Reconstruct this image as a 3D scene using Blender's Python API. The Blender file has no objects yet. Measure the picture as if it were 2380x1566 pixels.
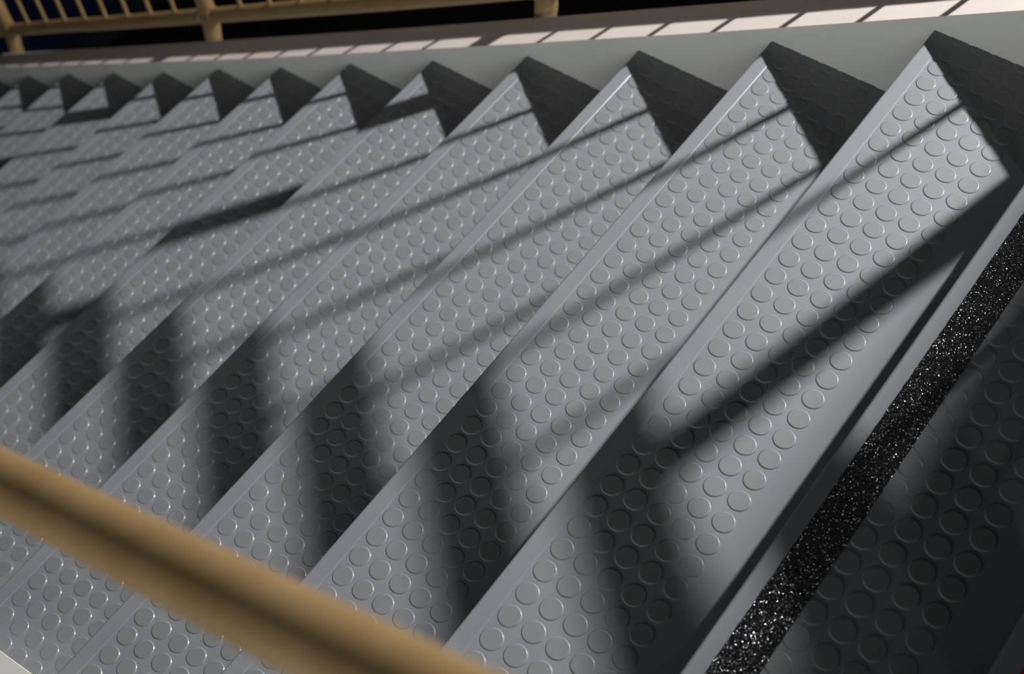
import bpy, bmesh, math, random
from mathutils import Vector, Matrix, Euler

random.seed(4)
SC = bpy.context.scene
COL = SC.collection
RUN, RISE, W = 0.28, 0.1627256, 1.55336
M_ = RISE / RUN

# ------------------------------------------------------------------ helpers
def mesh_obj(name, bm, mat, parent=None, smooth=False):
    bmesh.ops.recalc_face_normals(bm, faces=bm.faces[:])
    me = bpy.data.meshes.new(name)
    bm.to_mesh(me); bm.free()
    for f in me.polygons: f.use_smooth = smooth
    if mat: me.materials.append(mat)
    o = bpy.data.objects.new(name, me); COL.objects.link(o)
    if parent: o.parent = parent
    return o

def empty(name, loc=(0, 0, 0)):
    o = bpy.data.objects.new(name, None); COL.objects.link(o); o.location = loc
    o.empty_display_size = .05
    return o

def tag(o, label, cat, group=None):
    o['label'] = label; o['category'] = cat
    if group: o['group'] = group

def structure(o): o['kind'] = 'structure'

def box(bm, x0, x1, y0, y1, z0, z1):
    v = [bm.verts.new((x, y, z)) for x in (x0, x1) for y in (y0, y1) for z in (z0, z1)]
    for f in ((0,1,3,2),(4,6,7,5),(0,4,5,1),(2,3,7,6),(0,2,6,4),(1,5,7,3)):
        bm.faces.new([v[i] for i in f])

def sweep_x(bm, prof, x0, x1):
    """closed profile of (y,z) points extruded along x"""
    a = [bm.verts.new((x0, y, z)) for y, z in prof]
    b = [bm.verts.new((x1, y, z)) for y, z in prof]
    n = len(prof)
    for i in range(n):
        bm.faces.new((a[i], a[(i+1) % n], b[(i+1) % n], b[i]))
    bm.faces.new(a); bm.faces.new(b[::-1])

def tube(bm, pts, radii, seg=20, cap=True):
    pts = [Vector(p) for p in pts]
    if not isinstance(radii, (list, tuple)): radii = [radii] * len(pts)
    t0 = (pts[1] - pts[0]).normalized()
    ref = Vector((1, 0, 0)) if abs(t0.x) < .9 else Vector((0, 1, 0))
    u = t0.cross(ref).normalized()
    rings = []
    for i, p in enumerate(pts):
        if i == 0: t = pts[1] - pts[0]
        elif i == len(pts) - 1: t = pts[-1] - pts[-2]
        else: t = (pts[i+1] - p).normalized() + (p - pts[i-1]).normalized()
        t.normalize()
        u = (u - t * u.dot(t)).normalized(); w = t.cross(u)
        rings.append([bm.verts.new(p + (u * math.cos(2*math.pi*k/seg) + w * math.sin(2*math.pi*k/seg)) * radii[i]) for k in range(seg)])
    for a, b in zip(rings, rings[1:]):
        for k in range(seg):
            bm.faces.new((a[k], a[(k+1) % seg], b[(k+1) % seg], b[k]))
    if cap:
        bm.faces.new(rings[0][::-1]); bm.faces.new(rings[-1])

def interp(tab, x):
    if x <= tab[0][0]: return tab[0][1]
    for (a, va), (b, vb) in zip(tab, tab[1:]):
        if x <= b: 
            t = (x - a) / (b - a); return va + (vb - va) * t
    return tab[-1][1]

# ---------------------------------------------------------------- materials
class NT:
    def __init__(self, name):
        self.m = bpy.data.materials.new(name); self.m.use_nodes = True
        self.t = self.m.node_tree; self.t.nodes.clear()
        self.out = self.t.nodes.new('ShaderNodeOutputMaterial')
        self.p = self.n('ShaderNodeBsdfPrincipled')
        self.t.links.new(self.p.outputs[0], self.out.inputs[0])
        self.tc = self.n('ShaderNodeTexCoord').outputs['Object']
    def n(self, k, **kw):
        nd = self.t.nodes.new(k)
        for a, b in kw.items(): setattr(nd, a, b)
        return nd
    def l(self, a, b): self.t.links.new(a, b)
    def noise(self, scale, detail=4, rough=.55, stretch=None):
        nd = self.n('ShaderNodeTexNoise'); nd.inputs['Scale'].default_value = scale
        nd.inputs['Detail'].default_value = detail; nd.inputs['Roughness'].default_value = rough
        if stretch:
            mp = self.n('ShaderNodeMapping'); mp.inputs['Scale'].default_value = stretch
            self.l(self.tc, mp.inputs[0]); self.l(mp.outputs[0], nd.inputs[0])
        else: self.l(self.tc, nd.inputs[0])
        return nd.outputs[0]
    def ramp(self, fac, stops):
        r = self.n('ShaderNodeValToRGB'); e = r.color_ramp.elements
        while len(e) < len(stops): e.new(.5)
        for el, (p, c) in zip(e, stops):
            el.position = p; el.color = (*c, 1) if len(c) == 3 else c
        self.l(fac, r.inputs[0]); return r.outputs[0]
    def rng(self, fac, a, b, c, d):
        r = self.n('ShaderNodeMapRange'); self.l(fac, r.inputs[0])
        for i, v in enumerate((a, b, c, d)): r.inputs[i+1].default_value = v
        return r.outputs[0]
    def bump(self, h, strength, dist):
        b = self.n('ShaderNodeBump'); b.inputs['Strength'].default_value = strength
        b.inputs['Distance'].default_value = dist; self.l(h, b.inputs['Height'])
        self.l(b.outputs[0], self.p.inputs['Normal'])

def rubber():
    t = NT('grey_rubber')
    a = t.noise(9, 6, .6); b = t.noise(60, 5, .6)
    mix = t.n('ShaderNodeMath', operation='MULTIPLY_ADD'); t.l(b, mix.inputs[0]); mix.inputs[1].default_value = .4; t.l(a, mix.inputs[2])
    t.l(t.ramp(mix.outputs[0], [(.45, (.120, .127, .145)), (.66, (.136, .140, .154)), (.95, (.156, .156, .156))]), t.p.inputs['Base Color'])
    t.l(t.rng(mix.outputs[0], .45, .95, .66, .74), t.p.inputs['Roughness'])
    t.p.inputs['Specular IOR Level'].default_value = 1.0
    t.p.inputs['IOR'].default_value = 1.5
    t.p.inputs['Coat Weight'].default_value = .42
    t.p.inputs['Coat Roughness'].default_value = .24
    t.bump(t.noise(260, 3), .05, .0006)
    return t.m

def stud_rubber():
    t = NT('worn_rubber')
    a = t.noise(11, 5, .6); 
    t.l(t.ramp(a, [(.3, (.122, .123, .126)), (.7, (.138, .139, .140))]), t.p.inputs['Base Color'])
    t.p.inputs['Roughness'].default_value = .68
    t.p.inputs['Specular IOR Level'].default_value = .95
    t.p.inputs['IOR'].default_value = 1.5
    t.p.inputs['Coat Weight'].default_value = .42
    t.p.inputs['Coat Roughness'].default_value = .24
    return t.m

def paint(name, c0, c1, rough=.45, spec=.5):
    t = NT(name)
    a = t.noise(6, 6, .6)
    t.l(t.ramp(a, [(.3, c0), (.75, c1)]), t.p.inputs['Base Color'])
    t.l(t.rng(t.noise(30, 4), .3, .7, rough - .05, rough + .08), t.p.inputs['Roughness'])
    t.bump(t.noise(90, 3), .12, .0008)
    t.p.inputs['Specular IOR Level'].default_value = spec
    return t.m

def grit(name, base, fleck):
    t = NT(name)
    v = t.n('ShaderNodeTexVoronoi', feature='F1'); v.inputs['Scale'].default_value = 1750
    t.l(t.tc, v.inputs['Vector'])
    sep = t.n('ShaderNodeSeparateColor'); t.l(v.outputs['Color'], sep.inputs[0])
    # each grain is a tiny facet with its own tilt
    nrm = t.n('ShaderNodeNewGeometry')
    sub = t.n('ShaderNodeVectorMath', operation='SUBTRACT'); t.l(v.outputs['Color'], sub.inputs[0]); sub.inputs[1].default_value = (.5, .5, .5)
    sc = t.n('ShaderNodeVectorMath', operation='SCALE'); t.l(sub.outputs[0], sc.inputs[0]); sc.inputs['Scale'].default_value = 1.9
    ad = t.n('ShaderNodeVectorMath', operation='ADD'); t.l(nrm.outputs['Normal'], ad.inputs[0]); t.l(sc.outputs[0], ad.inputs[1])
    no = t.n('ShaderNodeVectorMath', operation='NORMALIZE'); t.l(ad.outputs[0], no.inputs[0])
    t.l(no.outputs[0], t.p.inputs['Normal'])
    t.l(t.ramp(sep.outputs[0], [(.0, base), (.85, base), (1., fleck)]), t.p.inputs['Base Color'])
    t.p.inputs['Roughness'].default_value = .17
    t.p.inputs['Specular IOR Level'].default_value = .9
    return t.m

def metal_paint(name='tan_paint'):
    t = NT(name)
    a = t.noise(14, 5, .6)
    t.l(t.ramp(a, [(.3, (.21, .130, .052)), (.7, (.255, .168, .073))]), t.p.inputs['Base Color'])
    t.l(t.rng(t.noise(40, 3), .3, .7, .36, .5), t.p.inputs['Roughness'])
    t.bump(t.noise(35, 3), .15, .001)
    return t.m

RUB, STUD, TAN = rubber(), stud_rubber(), metal_paint()
BODY = paint('grey_wall_paint', (.64, .67, .64), (.70, .72, .68), .5)
CAPM = paint('beige_cap_paint', (.68, .59, .525), (.74, .65, .585), .8, .15)
NEARM = paint('cream_cap_paint', (.66, .63, .56), (.72, .69, .62), .45)
GRIT = grit('black_grit_tape', (.006, .006, .0065), (.06, .06, .06))
RED = grit('red_grit_tape', (.30, .012, .010), (.5, .05, .04))
DARKW = paint('black_wall', (.0018, .0018, .0019), (.0026, .0026, .0028), .9)
def floor_mat():
    t = NT('dark_hall_floor')
    sp = t.n('ShaderNodeSeparateXYZ'); t.l(t.tc, sp.inputs[0])
    nz = t.noise(3, 3)
    ad = t.n('ShaderNodeMath', operation='MULTIPLY_ADD'); t.l(nz, ad.inputs[0]); ad.inputs[1].default_value = .12; t.l(sp.outputs[1], ad.inputs[2])
    f = t.rng(ad.outputs[0], -6.2, -4.2, 0, 1)
    t.l(t.ramp(f, [(0, (.0015, .0035, .015)), (.35, (.001, .0025, .011)), (.43, (.0022, .003, .005)), (.50, (.0045, .005, .0055)), (.53, (.0008, .0008, .0009))]), t.p.inputs['Base Color'])
    t.p.inputs['Roughness'].default_value = .9
    t.p.inputs['Specular IOR Level'].default_value = .05
    return t.m
NAVY = floor_mat()
CONC = paint('riser_grey', (.08, .08, .085), (.1, .1, .105), .6)

# ------------------------------------------------------- one stair tread
XP, YP, X0, Y0 = .0366, .0364, -.0008, .0438
ZS = -.0007                                     # sheet lies just below the nosing strip
def stud_mat_mesh():
    bm = bmesh.new()
    sweep_x(bm, [(.0262, ZS - .003), (.0262, ZS), (RUN + .012, ZS), (RUN + .012, ZS - .003)], 0, W)
    seg = 28
    for j in range(5):
        for i in range(43):
            cx, cy = X0 + XP * i, Y0 + YP * j
            rings = []
            for r, z in ((.01585, ZS - .0001), (.01540, ZS + .00015), (.01500, ZS + .0005), (.0145, ZS + .00085), (.0140, ZS + .0011), (.0133, ZS + .00115)):
                rings.append([bm.verts.new((cx + r*math.cos(2*math.pi*k/seg), cy + r*math.sin(2*math.pi*k/seg), z)) for k in range(seg)])
            for a, b in zip(rings, rings[1:]):
                for k in range(seg):
                    f = bm.faces.new((a[k], a[(k+1) % seg], b[(k+1) % seg], b[k])); f.smooth = True; f.material_index = 0
            f = bm.faces.new(rings[-1]); f.material_index = 1
    me_bm = bm
    for x, n in ((0, -1), (W, 1)):                  # outer studs are trimmed flush with the curbs
        bmesh.ops.bisect_plane(me_bm, geom=me_bm.verts[:] + me_bm.edges[:] + me_bm.faces[:], plane_co=(x, 0, 0), plane_no=(n, 0, 0), clear_outer=True)
    bmesh.ops.recalc_face_normals(me_bm, faces=me_bm.faces[:])
    me = bpy.data.meshes.new('stud_mat'); me_bm.to_mesh(me); me_bm.free()
    me.materials.append(RUB); me.materials.append(STUD)
    return me

def nosing_mesh():
    bm = bmesh.new()
    pr = [(.0266, -.005), (.0266, -.0011), (.0260, -.0005), (.0252, -.0001), (.0244, 0)]
    for a in range(0, 91, 15):                      # rounded front edge
        pr.append((.0035 - .0035*math.sin(math.radians(a)), -.0035 + .0035*math.cos(math.radians(a))))
    pr += [(.0004, -.030), (.0015, -.0325), (.004, -.033), (.006, -.033), (.006, -.008), (.012, -.005)]
    sweep_x(bm, pr, 0, W)
    return bm

def base_mesh():
    bm = bmesh.new()
    sweep_x(bm, [(.0265, -.0039), (RUN + .012, -.0039), (RUN + .012, -.035), (.035, -.035), (.035, -RISE + .003), (.016, -RISE + .003), (.0065, -.033), (.0065, -.0085), (.0125, -.0055), (.0265, -.0055)], 0, W)
    return bm

DEV = {2: (-.013, 0, -.013), 1: (.0014, -.0029, .0012), 0: (-.0002, .0091, -.0032), -1: (-.0005, .002, -.0004), -2: (-.0001, -.0051, .0032),
       -3: (-.0006, -.007, -.0007), -4: (.0003, -.0075, -.0036), -5: (-.0033, -.0073, -.0075), -6: (.0012, -.0072, -.0035),
       -7: (.0024, -.0007, .0024), -8: (.0041, -.0038, .0041), -9: (.0004, .0026, .0004), -10: (-.002, .0062, -.002),
       -11: (-.0024, .0066, -.0024), -12: (-.002, .008, -.002), -13: (0, .010, 0), -14: (0, .011, 0)}
LABEL = {2: 'top grey rubber stair tread with a red grit strip, only its corner showing',
 1: 'studded grey rubber stair tread with a black sparkling grit strip behind its nosing',
 0: 'studded grey rubber tread directly below the one with the black grit strip',
 -1: 'grey studded tread, second below the black grit strip tread',
 -2: 'grey studded tread, third below the black grit strip tread',
 -3: 'grey studded tread, fourth below the one with the black grit strip',
 -4: 'grey studded tread, fifth below the one with the black grit strip',
 -5: 'grey studded tread, sixth below the one with the black grit strip',
 -6: 'grey studded tread, seventh below the one with the black grit strip',
 -7: 'grey studded tread, eighth below the one with the black grit strip',
 -8: 'small distant grey studded tread, ninth below the one with the black grit strip',
 -9: 'small distant grey studded tread, tenth below the one with the black grit strip',
 -10: 'small distant grey studded tread, eleventh below the one with the black grit strip',
 -11: 'small distant grey studded tread, twelfth below the one with the black grit strip',
 -12: 'small distant grey studded tread, thirteenth below the one with the black grit strip',
 -13: 'small distant grey studded tread, fourteenth below the one with the black grit strip'}
mat_me = stud_mat_mesh()
nos0 = mesh_obj('nosing', nosing_mesh(), RUB, smooth=False)
bas0 = mesh_obj('riser', base_mesh(), CONC)
nos_me, bas_me = nos0.data, bas0.data
bpy.data.objects.remove(nos0); bpy.data.objects.remove(bas0)
for k in range(2, -14, -1):
    y0, z0, y1 = DEV[k]
    t = empty('stair_tread')
    t.location = (0, k*RUN + y0, k*RISE + z0)
    t.rotation_euler = Euler((0, math.atan2(z0, W), math.atan2(y1 - y0, W)))
    lab = LABEL[k]
    tag(t, lab, 'stair tread', 'studded rubber treads of the stair flight')
    for nm, me in (('nosing', nos_me), ('stud_mat', mat_me), ('riser', bas_me)):
        o = bpy.data.objects.new(nm, me); COL.objects.link(o); o.parent = t
    if k in (1, 2):
        bm = bmesh.new()
        a, b = (.0215, .0695) if k == 1 else (.0235, .0715)
        n = 260; top = []; bot = []
        for i in range(n + 1):                      # hand-cut, slightly ragged edge
            x = .002 + (W - .004) * i / n
            j1, j2 = random.uniform(-.0004, .0004), random.uniform(-.0003, .0003)
            top.append((bm.verts.new((x, a + j1, .0012)), bm.verts.new((x, b + j2, .0012))))
            bot.append((bm.verts.new((x, a + j1, .0001)), bm.verts.new((x, b + j2, .0001))))
        for i in range(n):
            bm.faces.new((top[i][0], top[i+1][0], top[i+1][1], top[i][1]))
            bm.faces.new((bot[i][0], bot[i][1], bot[i+1][1], bot[i+1][0]))
            bm.faces.new((top[i][0], bot[i][0], bot[i+1][0], top[i+1][0]))
            bm.faces.new((top[i][1], top[i+1][1], bot[i+1][1], bot[i][1]))
        bm.faces.new((top[0][0], top[0][1], bot[0][1], bot[0][0])); bm.faces.new((top[n][0], bot[n][0], bot[n][1], top[n][1]))
        g = mesh_obj('grit_strip', bm, GRIT if k == 1 else RED, t)
        g['label'] = 'black sparkling grit strip' if k == 1 else 'red grit strip'

# ------------------------------------------------------------- far curb
FRONT = [(-4.4, .062), (-3.27, .0527), (-2.41, .0373), (-1.76, .0272), (-1.26, .0264), (-.96, .0273), (-.64, .0287), (-.36, .0303), (-.12, .0345), (.13, .0396), (.6, .044), (1.3, .044)]
BACK = [(-4.4, .060), (-3.42, .0500), (-2.52, .0392), (-1.86, .0332), (-1.42, .0303), (-1.06, .0300), (-.41, .0335), (.1, .037), (1.3, .040)]
CW = .0882
def strip_prism(ys, corners):
    """corners(y) -> 4 (x,z) points; swept along the stair"""
    bm = bmesh.new(); R_ = []
    for y in ys: R_.append([bm.verts.new((x, y, z)) for x, z in corners(y)])
    n = len(R_[0])
    for a, b in zip(R_, R_[1:]):
        for i in range(n): bm.faces.new((a[i], a[(i+1) % n], b[(i+1) % n], b[i]))
    bm.faces.new(R_[0]); bm.faces.new(R_[-1][::-1])
    return bm
YS = [-4.4 + i * .1 for i in range(56)]
far = empty('stair_curb', (0, 0, 0))
tag(far, 'grey painted sloping stair curb with beige top along the far ends of the treads', 'stair curb')
mesh_obj('curb_wall', strip_prism(YS, lambda y: [(0, y*M_ - .55), (0, y*M_ + interp(FRONT, y) - .0012), (-CW, y*M_ + interp(BACK, y) - .0012), (-CW, y*M_ - .55)]), BODY, far)
mesh_obj('curb_top', strip_prism(YS, lambda y: [(.0003, y*M_ + interp(FRONT, y) - .0012), (.0, y*M_ + interp(FRONT, y)), (-CW, y*M_ + interp(BACK, y)), (-CW - .0003, y*M_ + interp(BACK, y) - .0012)]), CAPM, far)
# near curb
near = empty('stair_curb', (W, 0, 0))
tag(near, 'cream painted stair curb with a bright top at the lower left corner, on the near side', 'stair curb')
mesh_obj('curb_wall', strip_prism(YS, lambda y: [(0, y*M_ - .55), (0, y*M_ + .033), (.09, y*M_ + .033), (.09, y*M_ - .55)]), BODY, near)
mesh_obj('curb_top', strip_prism(YS, lambda y: [(-.0006, y*M_ + .0322), (.0008, y*M_ + .0342), (.09, y*M_ + .0342), (.091, y*M_ + .0322)]), NEARM, near)

# ---------------------------------------------------------- far railing
RX = -.137
RH = [(-4.6, .142), (-3.4, .126), (-3.0, .119), (-2.7, .1095), (-2.2, .0985), (-1.75, .0898), (-1.35, .083), (-.95, .080), (-.4, .080), (1.6, .080)]
rail_z = lambda y: y*M_ + interp(RH, y)
top_z = lambda y: y*M_ + .648
rail = empty('stair_railing', (RX, 0, 0))
tag(rail, 'tan painted metal stair railing with round bars beyond the far curb', 'railing')
yy = [-4.5 + i*.1 for i in range(0, 60)]
bm = bmesh.new(); tube(bm, [(0, y, rail_z(y)) for y in yy], .0225, 28); mesh_obj('bottom_rail', bm, TAN, rail, True)
bm = bmesh.new(); tube(bm, [(0, y, top_z(y)) for y in yy], .036, 28); mesh_obj('top_rail', bm, TAN, rail, True)
posts = [-4.598, -3.361, -2.124, -.887, .343]
for n, py in enumerate(posts):
    if n == 0: continue
    bm = bmesh.new()
    tube(bm, [(0, py, top_z(py) - .005), (0, py, rail_z(py) + .035), (0, py, rail_z(py)), (.002, py, rail_z(py) - .045), (.008, py, rail_z(py) - .075),
              (.014, py, py*M_ - .03), (.0135, py, py*M_ - .08), (.012, py, py*M_ - .2)], [.0245]*3 + [.0255, .0245, .0235, .023, .023], 24)
    po = mesh_obj('post', bm, TAN, rail, True)
    bm = bmesh.new()                                # weld fillets where post and rail meet
    for s in (-1, 1):
        d = Vector((0, s, s*M_)).normalized()
        c = Vector((0, py, rail_z(py)))
        tube(bm, [c + d*.018, c + d*.030, c + d*.038], [.0275, .0258, .0228], 20)
    mesh_obj('weld', bm, TAN, po, True)
    if True:
        for j in range(8):
            y = py + .162 + .1305*j
            if y > 1.35: continue
            bm = bmesh.new()
            tube(bm, [(0, y, top_z(y) - .015), (0, y, rail_z(y) + .032), (0, y, rail_z(y) + .026), (0, y, rail_z(y) + .021), (0, y, rail_z(y) + .012)],
                 [.0064, .0064, .0074, .0105, .013], 14)
            mesh_obj('baluster', bm, TAN, rail, True)

# --------------------------------------------------------- near handrail
hr = empty('handrail', (1.535, 0, 0))
tag(hr, 'thick blurred tan handrail crossing the lower left corner close to the viewer', 'handrail')
hz = lambda y: y*M_ + .84
bm = bmesh.new(); tube(bm, [(0, -2.6 + .08*i, hz(-2.6 + .08*i)) for i in range(44)], .021, 40); mesh_obj('rail', bm, TAN, hr, True)
for py in (.335, -2.2):
    bm = bmesh.new(); tube(bm, [(0, py, hz(py) - .004), (0, py, py*M_ + .16), (.012, py, py*M_ + .10), (.045, py, py*M_ + .055), (.045, py, py*M_ + .028)], .0195, 24)
    po = mesh_obj('post', bm, TAN, hr, True)
    bm = bmesh.new(); tube(bm, [(0, py, hz(py) - .014), (0, py, hz(py) - .026), (0, py, hz(py) - .034)], [.0245, .0225, .0197], 24)
    mesh_obj('weld', bm, TAN, po, True)

# ------------------------------------------------------------ the setting
bm = bmesh.new(); box(bm, -6, 3.5, -9, 4, -4.05, -4.0); structure(mesh_obj('floor', bm, NAVY))
bm = bmesh.new(); box(bm, -6.1, -6.0, -9, 4, -4.0, 4); structure(mesh_obj('wall_far', bm, DARKW))
bm = bmesh.new(); box(bm, -6, 3.5, -9.1, -9.0, -4.0, 4); structure(mesh_obj('wall_left', bm, DARKW))
bm = bmesh.new()                                    # added unseen blocker, raking edge shaped to shade the grit-strip tread
sweep_x(bm, [(.725 + (z - 1.69) / 3.1, z) for z in (-.8, 2.9)] + [(2.4, 2.9), (2.4, -4.0), (.725 + (-.8 - 1.69) / 3.1, -4.0)], -1.36, -1.30)
structure(mesh_obj('shade_blocker', bm, DARKW))

# -------------------------------------------------------------- lighting
def lamp(name, typ, loc, energy, color, target=None, **kw):
    d = bpy.data.lights.new(name, typ); d.energy = energy; d.color = color
    for a, b in kw.items(): setattr(d, a, b)
    o = bpy.data.objects.new(name, d); COL.objects.link(o); o.location = loc
    if target: o.rotation_euler = (Vector(target) - Vector(loc)).to_track_quat('-Z', 'Y').to_euler()
    return o
lamp('stair_lamp', 'AREA', (-3.2409, 1.158, 3.254), 570, (.975, .985, 1.0), (.8, -.9, -.4), shape='DISK', size=.15)
lamp('glint_light', 'POINT', (-3.2, .70, 3.35), 22, (.95, .98, 1), shadow_soft_size=.018)  # added weak light beside the stair lamp, for glints on shaded studs
lamp('upper_lamp', 'POINT', (-.30, 1.0, 1.3), .22, (.95, .98, 1), shadow_soft_size=.018)
lamp('hall_light', 'AREA', (3.8, -.05, .48), 50, (1, .98, .95), (0, -.5, -.1), shape='RECTANGLE', size=1.5, size_y=1.0)
w = bpy.data.worlds.new('world'); SC.world = w; w.use_nodes = True
w.node_tree.nodes['Background'].inputs[0].default_value = (.75, .88, 1, 1)
w.node_tree.nodes['Background'].inputs[1].default_value = .045

# ---------------------------------------------------------------- camera
cd = bpy.data.cameras.new('camera'); cam = bpy.data.objects.new('camera', cd); COL.objects.link(cam)
cam.location = (1.66074662, .56280815, 1.63738520)
cam.rotation_mode = 'XYZ'
cam.rotation_euler = (.598856798, .0733084567, 2.21441674)
cd.sensor_width = 36; cd.lens = 3319.72057 / 2380 * 36
cd.clip_start = .02
cd.dof.use_dof = True; cd.dof.focus_distance = 1.95; cd.dof.aperture_fstop = 4.6; cd.dof.aperture_blades = 0
SC.camera = cam
SC.view_settings.view_transform = 'Standard'; SC.view_settings.look = 'None'
SC.view_settings.exposure = 0; SC.view_settings.gamma = 1
